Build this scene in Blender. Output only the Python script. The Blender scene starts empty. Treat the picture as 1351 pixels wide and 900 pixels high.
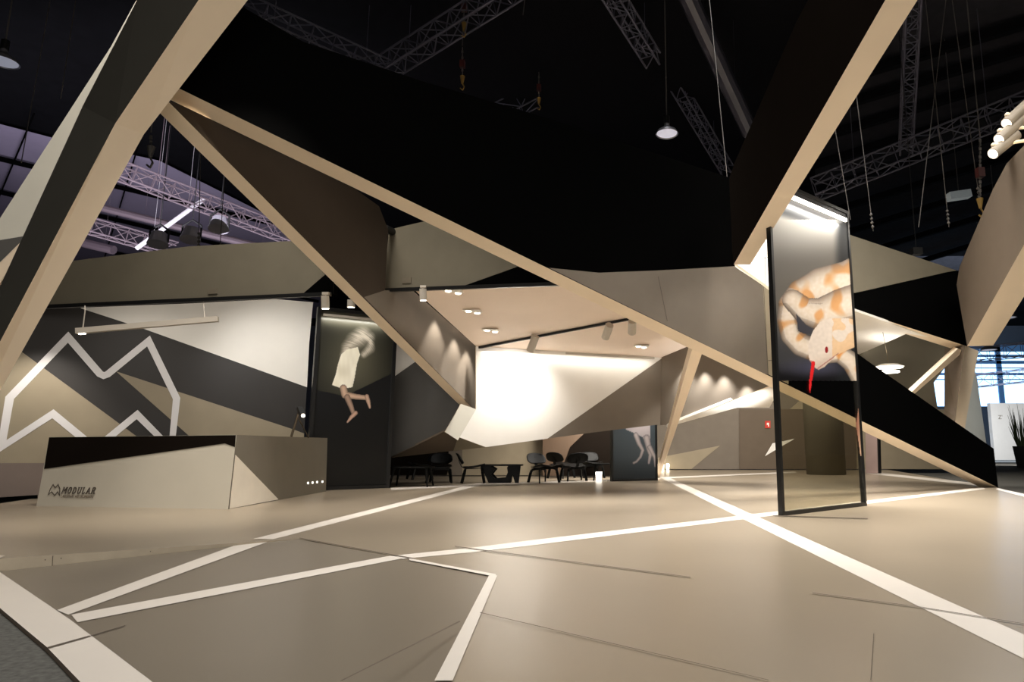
import bpy, bmesh, math, random
from mathutils import Vector, Matrix, noise
random.seed(7)
S = bpy.context.scene; C = S.collection
# ---------------------------------------------------------------- camera
F = 860.0; PPX, PPY = 790.0, 450.0; CH = .9
TH = math.atan(137.0 / F)
cd = bpy.data.cameras.new('camera'); cam = bpy.data.objects.new('camera', cd); C.objects.link(cam)
cd.sensor_width = 36.0; cd.lens = 36.0 * F / 1351.0
cd.shift_x = -(PPX - 675.5) / 1351.0
cd.clip_start = .05; cd.clip_end = 300
cam.location = (0, 0, CH); cam.rotation_euler = (math.pi / 2 + TH, 0, 0)
S.camera = cam
S.view_settings.view_transform = 'Standard'; S.view_settings.look = 'None'
S.view_settings.gamma = 1; S.view_settings.use_curve_mapping = False
S.view_settings.exposure = 0.0
w = bpy.data.worlds.new('world'); S.world = w; w.use_nodes = True
w.node_tree.nodes['Background'].inputs[0].default_value = (.55, .6, .75, 1)
w.node_tree.nodes['Background'].inputs[1].default_value = .012

def ray(px, py):
    x = (px - PPX) / F; y = -(py - PPY) / F
    Y = math.cos(TH) - y * math.sin(TH); Z = math.sin(TH) + y * math.cos(TH)
    return x / Y, Z / Y
def at(px, py, Y):
    a, b = ray(px, py); return Vector((a * Y, Y, CH + b * Y))
def fl(px, py, z=0.0):
    a, b = ray(px, py); Y = (z - CH) / b; return Vector((a * Y, Y, z))
def proj(P):
    Z = P.z - CH; d = P.y * math.cos(TH) + Z * math.sin(TH); u = -P.y * math.sin(TH) + Z * math.cos(TH)
    return PPX + F * P.x / d, PPY - F * u / d

WARM = (1, .93, .84); NEUT = (1, .97, .93); COOL = (.75, .85, 1)
def area(name, loc, tgt, size, power, col=WARM, size_y=None, spread=180):
    l = bpy.data.lights.new(name, 'AREA'); l.energy = power; l.color = col; l.size = size
    if size_y: l.shape = 'RECTANGLE'; l.size_y = size_y
    l.spread = math.radians(spread)
    o = bpy.data.objects.new(name, l); C.objects.link(o); o.location = loc
    o.rotation_euler = (Vector(tgt) - Vector(loc)).to_track_quat('-Z', 'Y').to_euler(); return o
def line_light(name, a, b, aim, power, col, w_=.05):
    a = Vector(a); b = Vector(b); x = (b - a).normalized(); z = -Vector(aim); z = (z - x * z.dot(x)).normalized(); y = z.cross(x)
    o = area(name, (a + b) / 2, (0, 0, 0), (b - a).length, power, col, w_)
    o.rotation_euler = Matrix((x, y, z)).transposed().to_euler(); return o
def spot(name, loc, tgt, power, ang=50, blend=.6, col=WARM, r=.06):
    l = bpy.data.lights.new(name, 'SPOT'); l.energy = power; l.color = col
    l.spot_size = math.radians(ang); l.spot_blend = blend; l.shadow_soft_size = r
    o = bpy.data.objects.new(name, l); C.objects.link(o); o.location = loc
    o.rotation_euler = (Vector(tgt) - Vector(loc)).to_track_quat('-Z', 'Y').to_euler(); return o
# hall rig high over the stand, with added fill lights
area('rig_light_front', (1.5, 4.0, 11.0), (1.5, 4.5, 0), 6, 430, NEUT, 5, 95)
area('floor_bounce_fill', (3.0, 11.5, 11.0), (3.0, 11.6, 0), 6, 1250, NEUT, 4, 70)  # added fill, brightens the far floor for bounce onto the beige undersides
area('rig_light_right', (8.0, 4.5, 11.5), (7.6, 9.5, 0), 4, 600, WARM, 4, 80)
area('rig_light_left', (-5.0, 8.0, 10.5), (-4.5, 9.0, 0), 3, 330, WARM, 3, 80)
area('underside_fill_light', (0, -9.0, 1.6), (0, 8, 3.0), 12, 800, WARM, 3)  # added unseen fill behind the camera, brightens the beam undersides
area('hall_daylight_left', (-16, 22, 6), (-16, 28, 13), 14, 1500, (.9, .86, 1))
area('hall_daylight_right', (26, 40, 6), (26, 48, 5), 14, 4500, COOL)
spot('hall_daylight_side', (15.5, 13.5, 1.2), (9.5, 16.3, 1.9), 260, 24, .8, (.55, .78, 1), .4)
area('partition_fill_light', (0.4, 17.3, 2.5), (.5, 19.3, .5), 2.0, 330, WARM)  # added fill hidden behind the bright wall, brightens the lounge partition
area('stand_back_light', (6.5, 19.5, 4.6), (6.5, 21, 0), 5, 650, WARM)

# ---------------------------------------------------------------- materials
def lin(c): return tuple(((v / 255) / 12.92 if v / 255 <= .04045 else ((v / 255 + .055) / 1.055) ** 2.4) for v in c)
MATS = {}
def mat(name, rgb, rough=.6, metal=0, spec=.4, var=.04, scale=3.0, bump=0, emit=0, alpha=None, trans=0):
    if name in MATS: return MATS[name]
    m = bpy.data.materials.new(name); m.use_nodes = True; nt = m.node_tree; b = nt.nodes['Principled BSDF']
    c = lin(rgb)
    b.inputs['Roughness'].default_value = rough; b.inputs['Metallic'].default_value = metal
    b.inputs['Specular IOR Level'].default_value = spec
    if var > 0:
        tc = nt.nodes.new('ShaderNodeTexCoord'); nz = nt.nodes.new('ShaderNodeTexNoise'); nz.inputs['Scale'].default_value = scale
        nz.inputs['Detail'].default_value = 4
        nt.links.new(tc.outputs['Object'], nz.inputs['Vector'])
        r = nt.nodes.new('ShaderNodeValToRGB'); r.color_ramp.elements[0].position = .3; r.color_ramp.elements[1].position = .7
        r.color_ramp.elements[0].color = tuple(v * (1 - var) for v in c) + (1,)
        r.color_ramp.elements[1].color = tuple(min(1, v * (1 + var)) for v in c) + (1,)
        nt.links.new(nz.outputs['Fac'], r.inputs['Fac']); nt.links.new(r.outputs['Color'], b.inputs['Base Color'])
        if bump:
            bp = nt.nodes.new('ShaderNodeBump'); bp.inputs['Strength'].default_value = bump; bp.inputs['Distance'].default_value = .01
            n2 = nt.nodes.new('ShaderNodeTexNoise'); n2.inputs['Scale'].default_value = scale * 40
            nt.links.new(tc.outputs['Object'], n2.inputs['Vector'])
            nt.links.new(n2.outputs['Fac'], bp.inputs['Height']); nt.links.new(bp.outputs['Normal'], b.inputs['Normal'])
    else: b.inputs['Base Color'].default_value = c + (1,)
    if emit: b.inputs['Emission Color'].default_value = c + (1,); b.inputs['Emission Strength'].default_value = emit
    if trans: b.inputs['Transmission Weight'].default_value = trans
    if alpha is not None: b.inputs['Alpha'].default_value = alpha
    MATS[name] = m; return m
EDGE = mat('beige_edge_paint', (232, 214, 188), .6, var=.02)
BLACK = mat('matt_black_paint', (6, 6, 6), .9, spec=0)
BROWNBLACK = mat('brown_black_paint', (22, 18, 15), .9, spec=0)
CHAR = mat('charcoal_paint', (76, 74, 71), .6)
DARKG = mat('dark_olive_grey_paint', (70, 68, 62), .6)
TAUPE = mat('taupe_paint', (100, 88, 75), .6, spec=.2)
GREIGE = mat('greige_paint', (116, 107, 96), .6, spec=.2)
OLIVE = mat('olive_taupe_paint', (104, 98, 84), .65, spec=.2)
WHITE = mat('warm_white_paint', (236, 232, 224), .55, var=.015)
PALE = mat('pale_grey_paint', (205, 202, 190), .55, var=.02)
STONE = mat('stone_grey_paint', (190, 183, 168), .5, var=.02)
TAN = mat('tan_paint', (150, 138, 116), .55)
LINE = mat('white_floor_line', (208, 200, 190), .35, var=.02)
FLOOR = mat('coated_floor_board', (134, 122, 105), .29, spec=.6, var=.05, scale=.8)
RAMPM = mat('coated_ramp_board', (112, 103, 90), .32, spec=.5, var=.05, scale=.8)
SEAM = mat('floor_joint', (84, 73, 62), .6, var=0)
STEEL = mat('brushed_floor_edge', (158, 147, 128), .4, metal=.2, var=.06, scale=9)
CARPET = mat('grey_hall_carpet', (92, 91, 87), .95, spec=.1, var=.25, scale=30, bump=.4)
BMETAL = mat('black_metal', (20, 20, 20), .35, spec=.5, var=0)
LACQ = mat('black_stained_plywood', (7, 7, 6), .5, spec=.15, var=.1, scale=8)
GREYM = mat('grey_painted_metal', (190, 182, 170), .4, var=0)
TRUSS = mat('dull_truss_metal', (66, 66, 78), .6, metal=.3, var=0)
TRUSSL = mat('bright_truss_metal', (120, 106, 112), .5, metal=.2, var=0)
CABLE = mat('steel_cable', (70, 67, 64), .5, var=0)
GLOW = mat('lamp_lens', (255, 240, 215), emit=9, var=0)
GLOWS = mat('light_bar_diffuser', (255, 246, 232), emit=5, var=0)
RED = mat('red_sign_plastic', (196, 60, 48), .5, var=0)
YEL = mat('yellow_rigging_strap', (110, 86, 36), .6, var=0)
def glass(name, tint, alpha_mix):
    m = bpy.data.materials.new(name); m.use_nodes = True; nt = m.node_tree; nt.nodes.clear()
    out = nt.nodes.new('ShaderNodeOutputMaterial'); t = nt.nodes.new('ShaderNodeBsdfTransparent'); g = nt.nodes.new('ShaderNodeBsdfGlossy')
    t.inputs[0].default_value = lin(tint) + (1,); g.inputs['Roughness'].default_value = .03
    fr = nt.nodes.new('ShaderNodeLayerWeight'); fr.inputs['Blend'].default_value = .12
    mx = nt.nodes.new('ShaderNodeMixShader'); ml = nt.nodes.new('ShaderNodeMath'); ml.operation = 'MULTIPLY_ADD'; ml.inputs[1].default_value = alpha_mix * .5; ml.inputs[2].default_value = .02
    nt.links.new(fr.outputs['Facing'], ml.inputs[0]); nt.links.new(ml.outputs[0], mx.inputs[0])
    nt.links.new(t.outputs[0], mx.inputs[1]); nt.links.new(g.outputs[0], mx.inputs[2]); nt.links.new(mx.outputs[0], out.inputs[0]); return m
CLEAR = glass('clear_pane', (226, 224, 214), 1.0)
SMOKE = glass('smoked_pane', (90, 90, 90), 1.0)

# ---------------------------------------------------------------- helpers
def tag(o, label=None, cat=None, group=None, kind=None):
    if label: o['label'] = label
    if cat: o['category'] = cat
    if group: o['group'] = group
    if kind: o['kind'] = kind
    return o
def empty(name, label, cat, loc=(0, 0, 0), rz=0, group=None):
    o = bpy.data.objects.new(name, None); C.objects.link(o); o.location = loc; o.rotation_euler = (0, 0, rz)
    return tag(o, label, cat, group)
def wpos(p):
    v = Vector((0, 0, 0))
    while p: v = v + p.location; p = p.parent
    return v
def obj(name, bm, mats, parent=None, local=False, smooth=False):
    me = bpy.data.meshes.new(name)
    bm.to_mesh(me); bm.free()
    if not isinstance(mats, (list, tuple)): mats = [mats]
    for m in mats: me.materials.append(m)
    if smooth:
        for p in me.polygons: p.use_smooth = True
    o = bpy.data.objects.new(name, me); C.objects.link(o)
    if parent is not None:
        o.parent = parent
        if not local: o.location = -wpos(parent)
    else:
        # put the origin at the middle of the base of the mesh
        if len(me.vertices) and not local:
            xs = [v.co.x for v in me.vertices]; ys = [v.co.y for v in me.vertices]; zs = [v.co.z for v in me.vertices]
            c = Vector(((min(xs) + max(xs)) / 2, (min(ys) + max(ys)) / 2, min(zs)))
            me.transform(Matrix.Translation(-c)); o.location = c
    return o
def box(bm, c, s, R=None, mi=0):
    M = Matrix.Translation(Vector(c)) @ (R.to_4x4() if R else Matrix()) @ Matrix.Diagonal((s[0], s[1], s[2], 1))
    r = bmesh.ops.create_cube(bm, size=1, matrix=M)
    for f in {f for v in r['verts'] for f in v.link_faces}: f.material_index = mi
def bar(bm, a, b, wx, wy=None, mi=0):
    a = Vector(a); b = Vector(b); d = b - a
    if d.length < 1e-5: return
    R = d.to_track_quat('Z', 'Y').to_matrix(); box(bm, (a + b) / 2, (wx, wy or wx, d.length), R, mi)
def tube(bm, a, b, r1, r2=None, seg=12, mi=0, caps=True):
    a = Vector(a); b = Vector(b); d = b - a
    if d.length < 1e-5: return
    M = Matrix.Translation((a + b) / 2) @ d.to_track_quat('Z', 'Y').to_matrix().to_4x4()
    r = bmesh.ops.create_cone(bm, segments=seg, radius1=r1, radius2=r1 if r2 is None else r2, depth=d.length, matrix=M, cap_ends=caps)
    for f in {f for v in r['verts'] for f in v.link_faces}: f.material_index = mi
def path(bm, pts, r, seg=8, mi=0):
    for i in range(len(pts) - 1): tube(bm, pts[i], pts[i + 1], r, seg=seg, mi=mi)
def plate(bm, pts, thick_vec, mi=0, mside=None):
    """closed prism: polygon pts extruded by thick_vec"""
    n = len(pts); tv = Vector(thick_vec)
    A = [bm.verts.new(p) for p in pts]; B = [bm.verts.new(Vector(p) + tv) for p in pts]
    fs = [bm.faces.new(A), bm.faces.new(B[::-1])]
    sd = [bm.faces.new((A[i], B[i], B[(i + 1) % n], A[(i + 1) % n])) for i in range(n)]
    for f in fs: f.material_index = mi
    for f in sd: f.material_index = mi if mside is None else mside
    bmesh.ops.recalc_face_normals(bm, faces=fs + sd)
    return fs, sd
class Plane:
    def __init__(s, P, n): s.P = Vector(P); s.n = Vector(n).normalized()
    def hit(s, px, py):
        a, b = ray(px, py); d = Vector((a, 1, b)); o = Vector((0, 0, CH))
        return o + d * ((s.P - o).dot(s.n) / d.dot(s.n))
    def depth(s, px): return s.hit(px, 587).y
def vplane(c0, c1):
    A = at(c0[0], 587, c0[1]); B = at(c1[0], 587, c1[1]); d = B - A; d.z = 0
    n = Vector((-d.y, d.x, 0)).normalized()
    if n.dot(A - Vector((0, 0, A.z))) < 0: n = -n      # away from camera
    return Plane(A, n)
def plane3(a, b, c):
    A, B, D = at(*a), at(*b), at(*c); n = (B - A).cross(D - A).normalized()
    if n.dot(A - Vector((0, 0, CH))) < 0: n = -n
    return Plane(A, n)
def slab(name, pl, outline, thick, face, edge, paints=(), kind=None, label=None, cat=None, seams=(), group=None, parent=None, off=.004):
    """wall piece in plane pl; outline in photo coordinates hit onto the real plane"""
    bm = bmesh.new(); mats = [face, edge]
    plate(bm, [pl.hit(*p) for p in outline], pl.n * thick, 0, 1)
    k = 0
    for poly, m in paints:
        k += 1
        if m not in mats: mats.append(m)
        f = bm.faces.new([bm.verts.new(pl.hit(*p) - pl.n * off * (1 + .25 * k)) for p in poly]); f.material_index = mats.index(m)
        f.normal_update()
        if f.normal.dot(pl.n) > 0: f.normal_flip()
    for a, b in seams:
        if SEAM not in mats: mats.append(SEAM)
        A = pl.hit(*a) - pl.n * off * 2; B = pl.hit(*b) - pl.n * off * 2; s = (B - A).cross(pl.n).normalized() * .006
        f = bm.faces.new([bm.verts.new(v) for v in (A - s, B - s, B + s, A + s)]); f.material_index = mats.index(SEAM)
    o = obj(name, bm, mats, parent)
    if kind: o['kind'] = kind
    return tag(o, label, cat, group)
def loft(bm, secs, mis):
    """secs: list of rings (closed), mis[i] material of side i"""
    R = [[bm.verts.new(p) for p in s] for s in secs]; n = len(secs[0]); fs = []
    for a, b in zip(R, R[1:]):
        for i in range(n):
            f = bm.faces.new((a[i], a[(i + 1) % n], b[(i + 1) % n], b[i])); f.material_index = mis[i]; fs.append(f)
    for r in (R[0], R[-1]): f = bm.faces.new(r); f.material_index = mis[0]; fs.append(f)
    bmesh.ops.recalc_face_normals(bm, faces=fs)
def beam(name, secs, m_left, m_right, label, cat='beam', group=None):
    """secs: (left, middle, right) world points seen from the camera; the hidden fourth edge closes the section"""
    bm = bmesh.new(); loft(bm, [(l, m, r, l + r - m) for l, m, r in secs], [0, 1, 0, 0])
    return tag(obj(name, bm, [m_left, m_right]), label, cat, group)

# ---------------------------------------------------------------- floor
def fq(bm, pts, mi, z=.003, base=0.0):
    f = bm.faces.new([bm.verts.new(fl(x, y, base) + Vector((0, 0, z))) for x, y in pts]); f.material_index = mi; f.normal_update()
    if f.normal.z < 0: f.normal_flip()
A_ = fl(395, 711); B_ = fl(655, 760); C_ = fl(575, 900); C2 = B_ + (C_ - B_) * 3.2
E0 = fl(0, 737); E1 = A_ + (E0 - A_) * 2.6
R0 = fl(1318, 644); R1 = fl(1351, 654); R2 = R0 + (R1 - R0).normalized() * 13
bm = bmesh.new()
pts = [A_, B_, C2, Vector((R2.x, C2.y, 0)), R2, R0, Vector((R0.x + 2.4, 25.5, 0)), Vector((-14, 25.5, 0)), Vector((E1.x, E1.y + 2, 0)), E1]
plate(bm, pts, (0, 0, -.12), 0, 2)
L = 1
for iq, q in enumerate(([(335, 711), (360, 712), (642, 638), (628, 638)], [(872, 631), (884, 631), (1351, 838), (1351, 870)],
          [(520, 733.5), (620, 723.5), (695, 714), (1297, 643), (1300, 645.5), (695, 721), (620, 729.5), (530, 738)],
          [(1144, 622), (1290, 638), (1288, 641), (1144, 625)], [(516, 644), (640, 638.5), (870, 631), (870, 632.5), (640, 641), (516, 647)],
          [(870, 630), (1050, 622.5), (1050, 624), (870, 632)],
          [(1316, 644.5), (1351, 652), (1351, 656), (1314, 646)], [(540, 737.5), (654, 758.5), (655, 762), (540, 740)],
          [(645, 760.5), (656, 760.5), (597, 900), (573, 900)], [(-30, 731), (7, 734), (0, 737), (-30, 739)])):
    fq(bm, q, L, .002 + .0004 * iq)
def seam(a, b, w=.8, base=0.0, z=.0075, mi=3):
    dx, dy = b[0] - a[0], b[1] - a[1]; l = math.hypot(dx, dy); nx, ny = -dy / l * w / 2, dx / l * w / 2
    fq(bm, [(a[0] + nx, a[1] + ny), (b[0] + nx, b[1] + ny), (b[0] - nx, b[1] - ny), (a[0] - nx, a[1] - ny)], mi, z, base)
for a, b in (((600, 722), (911, 763)), ((633, 810), (1014, 900)), ((1072, 784), (1216, 803)), ((1216, 803), (1351, 825)), ((1153, 838), (1149, 900)),
             ((1020, 681), (1145, 685)), ((395, 711), (545, 738))): seam(a, b)
PE = Plane(A_, (E1 - A_).cross(Vector((0, 0, 1)))); PE.n = PE.n if PE.n.y > 0 else -PE.n
for q in ([(69.3, 733.5), (70.3, 733.4), (69.3, 750), (68.3, 750)], [(59, 738), (60.5, 738), (60.5, 739.5), (59, 739.5)], [(80, 736), (81.5, 736), (81.5, 737.5), (80, 737.5)], [(198, 727), (199.2, 727), (199.2, 728.2), (198, 728.2)]):
    f = bm.faces.new([bm.verts.new(PE.hit(*p) - PE.n * .003) for p in q]); f.material_index = 3
o = obj('floor', bm, [FLOOR, LINE, STEEL, SEAM]); o['kind'] = 'structure'
# ramp in front, sloping down to the hall carpet
ZR = -.10
O1 = fl(-45, 725, ZR); O2 = fl(92, 818, ZR); O3 = fl(200, 900, ZR); O4 = O3 + (O3 - O2) * 1.6
bm = bmesh.new()
v = [bm.verts.new(p) for p in (A_ + Vector((0, 0, -.001)), B_ + Vector((0, 0, -.001)), C2, O4, O2, O1)]
v[0].co.z = v[1].co.z = -.0015; v[2].co.z = -.002
for t in ((0, 1, 4), (0, 4, 5), (1, 2, 3), (1, 3, 4)):
    f = bm.faces.new([v[i] for i in t]); f.normal_update()
    if f.normal.z < 0: f.normal_flip()
for e in list(bm.edges): pass
def rp(px, py, tri):   # photo point onto a ramp facet
    P = [v[i].co for i in tri]; n = (P[1] - P[0]).cross(P[2] - P[0]).normalized()
    if n.z < 0: n = -n
    return Plane(P[0], n).hit(px, py) + n * .004
def rq(pts_, tri, mi):
    f = bm.faces.new([bm.verts.new(rp(x, y, tri)) for x, y in pts_]); f.material_index = mi; f.normal_update()
    if f.normal.z < 0: f.normal_flip()
rq([(75, 806), (335, 711), (360, 713), (90, 812)], (0, 4, 5), 1)
rq([(94, 812), (515, 734), (533, 737), (102, 822)], (0, 1, 4), 1)
rq([(606, 820), (607, 821.5), (451, 900), (448, 900)], (1, 2, 3), 2)
rq([(165, 826), (165, 827), (118, 841), (118, 840)], (1, 3, 4), 2)
bd = [(-45, 725), (2, 757), (92, 818), (200, 900), (105, 900), (62, 855), (-60, 753)]
pts = [fl(x, y, ZR) for x, y in bd]
o4b = pts[4] + (pts[4] - pts[5]) * 2
pts = [pts[0], pts[1], pts[2], O4, o4b, pts[5], pts[6]]
A2 = [bm.verts.new(p + Vector((0, 0, .003))) for p in pts]; f = bm.faces.new(A2); f.material_index = 1; f.normal_update()
if f.normal.z < 0: f.normal_flip()
g = [bm.verts.new(p + Vector((0, 0, z_))) for z_ in (.003, -.03) for p in pts[4:7]]
for i in range(2):
    f = bm.faces.new((g[i], g[i + 1], g[i + 4], g[i + 3])); f.material_index = 2
f = bm.faces.new([bm.verts.new(fl(x, y, ZR) + Vector((0, 0, .006))) for x, y in ((62, 855.5), (118, 840), (119, 841.5), (63, 857.5))]); f.material_index = 2
tag(obj('entrance_ramp', bm, [RAMPM, LINE, SEAM]), 'low brown entrance ramp with white border sloping down to the grey carpet', 'ramp')
bm = bmesh.new(); box(bm, (8, 22, -.17), (110, 90, .1)); o = obj('floor_hall', bm, [CARPET]); o['kind'] = 'structure'

# ---------------------------------------------------------------- hall shell
ZC = 13.0
NIGHT = mat('black_hall_roof', (9, 9, 11), .9, spec=.05, var=.2)
NIGHT2 = mat('dark_hall_roof', (38, 38, 42), .9, spec=.05, var=.15)
ROOFL = mat('grey_roof_deck', (130, 122, 140), .8, var=.06, scale=.4)
bm = bmesh.new()
box(bm, (8, 22, ZC + .3), (110, 90, .3))
f = bm.faces.new([bm.verts.new(fl(x, y, ZC) ) for x, y in ((-60, 148), (70, 182), (210, 212), (385, 300), (430, 350), (430, 420), (-60, 420))]); f.material_index = 1
f = bm.faces.new([bm.verts.new(fl(x, y, ZC)) for x, y in ((1075, -60), (1600, -60), (1600, 420), (1075, 330))]); f.material_index = 2
for k in range(5):      # deck joints and purlins in the lit bay
    yy = 200 + k * 44
    a, b = fl(-40, yy, ZC - .2), fl(420, yy + 110, ZC - .2); bar(bm, a, b, .1, .2, 3)
for k in range(4):
    a, b = fl(-30 + 75 * k, 150, ZC - .1), fl(-60 + 90 * k - 90, 400, ZC - .1); bar(bm, a, b, .05, .05, 3)
for k in range(9):
    a, b = fl(1060, 120 + 34 * k, ZC - .3), fl(1420, 10 + 34 * k, ZC - .3); bar(bm, a, b, .22, .3, 0)
o = obj('ceiling', bm, [NIGHT, ROOFL, NIGHT2, BLACK]); o['kind'] = 'structure'
bm = bmesh.new(); box(bm, (8, 67, 6), (110, .4, 16)); o = obj('wall_back', bm, [mat('hall_wall', (60, 62, 68), .8)]); o['kind'] = 'structure'
# daylight windows low in the far hall wall, right
WINE = mat('hall_window_daylight', (170, 215, 255), emit=2.2, var=0)
WHT = mat('bright_far_wall', (235, 238, 240), .7, var=.02)
def px_box(bm, x0, y0, x1, y1, Y, d, mi=0):
    a = at(x0, y0, Y); b = at(x1, y1, Y); box(bm, ((a.x + b.x) / 2, Y + d / 2, (a.z + b.z) / 2), (abs(b.x - a.x), d, abs(a.z - b.z)), None, mi)
bm = bmesh.new(); px_box(bm, 1215, 455, 1420, 536, 60, .2, 0)
for k in range(5): px_box(bm, 1225 + 47 * k, 455, 1226.2 + 47 * k, 536, 59.6, .15, 1)
for k, (y, h) in enumerate(((455, 9), (468, 3), (476, 4), (485, 1), (492, 3), (500, 1.2))): px_box(bm, 1215, y, 1420, y + h, 59.6, .15, 1)
o = obj('window_1', bm, [WINE, mat('blue_grey_mullion', (70, 110, 150), .5, var=0)]); o['kind'] = 'structure'

def truss(name, P, Q, w, label, m=TRUSS, r=.025, group=None, n=None, side=Vector((0, 0, 1))):
    bm = bmesh.new(); d = (Q - P); L_ = d.length; d = d / L_; s = d.cross(side).normalized(); u = s.cross(d).normalized()
    offs = [s * w / 2 + u * w / 2, -s * w / 2 + u * w / 2, -s * w / 2 - u * w / 2, s * w / 2 - u * w / 2]
    for o_ in offs: tube(bm, P + o_, Q + o_, r, seg=6)
    n = n or max(3, int(L_ / w))
    for i in range(n):
        a = P + d * (L_ * i / n); b = P + d * (L_ * (i + 1) / n)
        for j in range(4):
            o1, o2 = (offs[j], offs[(j + 1) % 4]) if i % 2 else (offs[(j + 1) % 4], offs[j])
            tube(bm, a + o1, b + o2, r * .6, seg=5, caps=False)
            tube(bm, a + offs[j], a + offs[(j + 1) % 4], r * .5, seg=5, caps=False)
    for q in (.2, .8):
        c = P.lerp(Q, q)
        if c.z < ZC - .3: tube(bm, c, Vector((c.x, c.y, ZC + .1)), .01, seg=5)
    return tag(obj(name, bm, m), label, 'truss', group)
tr = [((318, 8, 15), (520, 100, 17), .5, TRUSS, 'dark lighting truss above the left beam near the top edge'),
      ((505, 92, 17), (690, -25, 15), .5, TRUSS, 'dark truss running up to the top centre of the hall'),
      ((660, 150, 22), (755, 100, 22), .6, TRUSS, 'short dark truss just above the black wall edge'),
      ((800, -20, 14.5), (862, 80, 17), .4, TRUSS, 'dark truss in the black roof left of the hanging bell lamp'),
      ((862, 60, 20), (960, 225, 24), .4, TRUSS, 'dark truss descending behind the hanging bell lamp'),
      ((1075, 250, 19), (1370, 132, 16), .55, TRUSS, 'long dark truss crossing the roof above the snake panel'),
      ((1206, -20, 15), (1195, 200, 19), .35, TRUSS, 'upright ladder truss right of the tall black beam'),
      ((150, 222, 19), (400, 318, 23), .5, TRUSSL, 'pale truss along the edge of the lit roof bay at left'),
      ((98, 292, 22), (232, 330, 24), .5, TRUSSL, 'lower pale truss above the olive fascia at left'),
      ((1268, 505, 44), (1420, 488, 40), .8, TRUSS, 'blue truss in the bright hall right of the stand'),
      ((1262, 470, 40), (1420, 455, 36), .8, TRUSS, 'upper blue truss in the bright hall at the right edge')]
for a, b, w_, m_, lb in tr: truss('lighting_truss', at(*a), at(*b), w_, lb, m_, r=.03)
def rod(name, a, b, r, m_, lb, cat, group=None):
    bm = bmesh.new(); A, B = at(*a), at(*b); tube(bm, A, B, r, seg=10)
    for q in (.25, .75):
        c = A.lerp(B, q); tube(bm, c, Vector((c.x, c.y, ZC + .1)), .005, seg=5)
    return tag(obj(name, bm, m_), lb, cat, group)
rod('ventilation_duct', (110, 268, 26), (420, 345, 28), .16, TRUSSL, 'long pale pipe under the lit roof bay', 'duct')
rod('ventilation_duct', (100, 318, 28), (150, 330, 28), .2, TRUSSL, 'short pale duct low behind the left beam', 'duct')
rod('ventilation_duct', (905, -10, 15), (990, 175, 18), .24, mat('dim_duct', (38, 38, 46), .5, var=0), 'thick grey duct in the dark roof beside the tall black beam', 'duct')
rod('roof_strut', (180, 328, 21), (270, 262, 21), .07, mat('white_bar', (215, 212, 215), .4, var=0), 'white diagonal bar hanging in front of the lit roof bay', 'strut')
# suspension cables
cab = [((697, -40), (690, 20)), ((1129, 118), (1152, 305)), ((1220, -10), (1252, 300)), ((1255, -10), (1293, 270)), ((1242, 50), (1212, 300)), ((1100, 160), (1122, 290)),
       ((265, 180), (262, 330)), ((100, 0), (80, 130)), ((36, 170), (28, 215)), ((955, 190), (960, 240)), ((296, 235), (290, 330))]
CL = ['thin cable at the top centre beside the upper chain hoist', 'knotted steel cable just right of the tall black beam', 'long steel cable ending right of the pale box light',
      'steel cable left of the chain hoist beside the taupe wing', 'thin cable crossing the others above the right fascia', 'faint cable just above the snake panel top corner', 'knotted steel cable above the left olive fascia',
      'thin cable in the dark roof right of the left edge bell lamp', 'short thin cable before the lit roof bay at far left', 'short cable in the roof just left of the tall black beam', 'short thin cable above the grey stage lamps at left']
for i, (a, b) in enumerate(cab):
    Yc = 13.5; bm = bmesh.new(); A, B = at(a[0], a[1], Yc), at(b[0], b[1], Yc); top = A + (A - B) * max(.05, (ZC - A.z) / max(.1, A.z - B.z))
    tube(bm, top, B, .009, seg=6)
    if i in (1, 2, 3, 6):
        for k in range(4): 
            c = B + (A - B).normalized() * (.1 + .09 * k); bmesh.ops.create_icosphere(bm, subdivisions=1, radius=.035, matrix=Matrix.Translation(c))
    tag(obj('suspension_cable', bm, CABLE), CL[i], 'cable', 'suspension cables from the hall roof')
def hoist(px, py0, py1, Y, lb, grey=False):
    t = empty('chain_hoist', lb, 'hoist', at(px, py1, Y)); a, b = at(px, py0, Y), at(px, py1, Y)
    bm = bmesh.new(); n = int((a - b).length / .09)
    tube(bm, a, Vector((a.x, a.y, ZC + .1)), .012, seg=5)
    for k in range(n):
        c = b.lerp(a, k / n); box(bm, c, (.05 if k % 2 else .02, .02 if k % 2 else .05, .075))
    obj('chain', bm, CABLE, t)
    bm = bmesh.new(); tube(bm, b + Vector((0, 0, .1)), b - Vector((0, 0, .12)), .07, .03, 10); path(bm, [b - Vector((0, 0, .12)), b + Vector((.06, 0, -.22)), b + Vector((.02, 0, -.32)), b + Vector((-.05, 0, -.26))], .018)
    obj('hook', bm, CABLE if grey else YEL, t)
    if grey: return
    bm = bmesh.new(); box(bm, b.lerp(a, .45), (.14, .14, .2)); obj('hoist_body', bm, mat('hoist_body_red', (50, 16, 14), .5, var=0), t)
hoist(612, -20, 35, 16, 'chain hoist with yellow hook at the top centre of the hall')
hoist(610, 60, 105, 17, 'second chain hoist with red body just above the black wall')
hoist(711, 95, 133, 20, 'chain hoist above the short dark truss')
hoist(1293, 180, 268, 13.2, 'chain hoist with hook beside the right taupe wing')
hoist(199, 175, 200, 11.5, 'chain and hook hanging in the dark gap right of the left beam', True)
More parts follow.
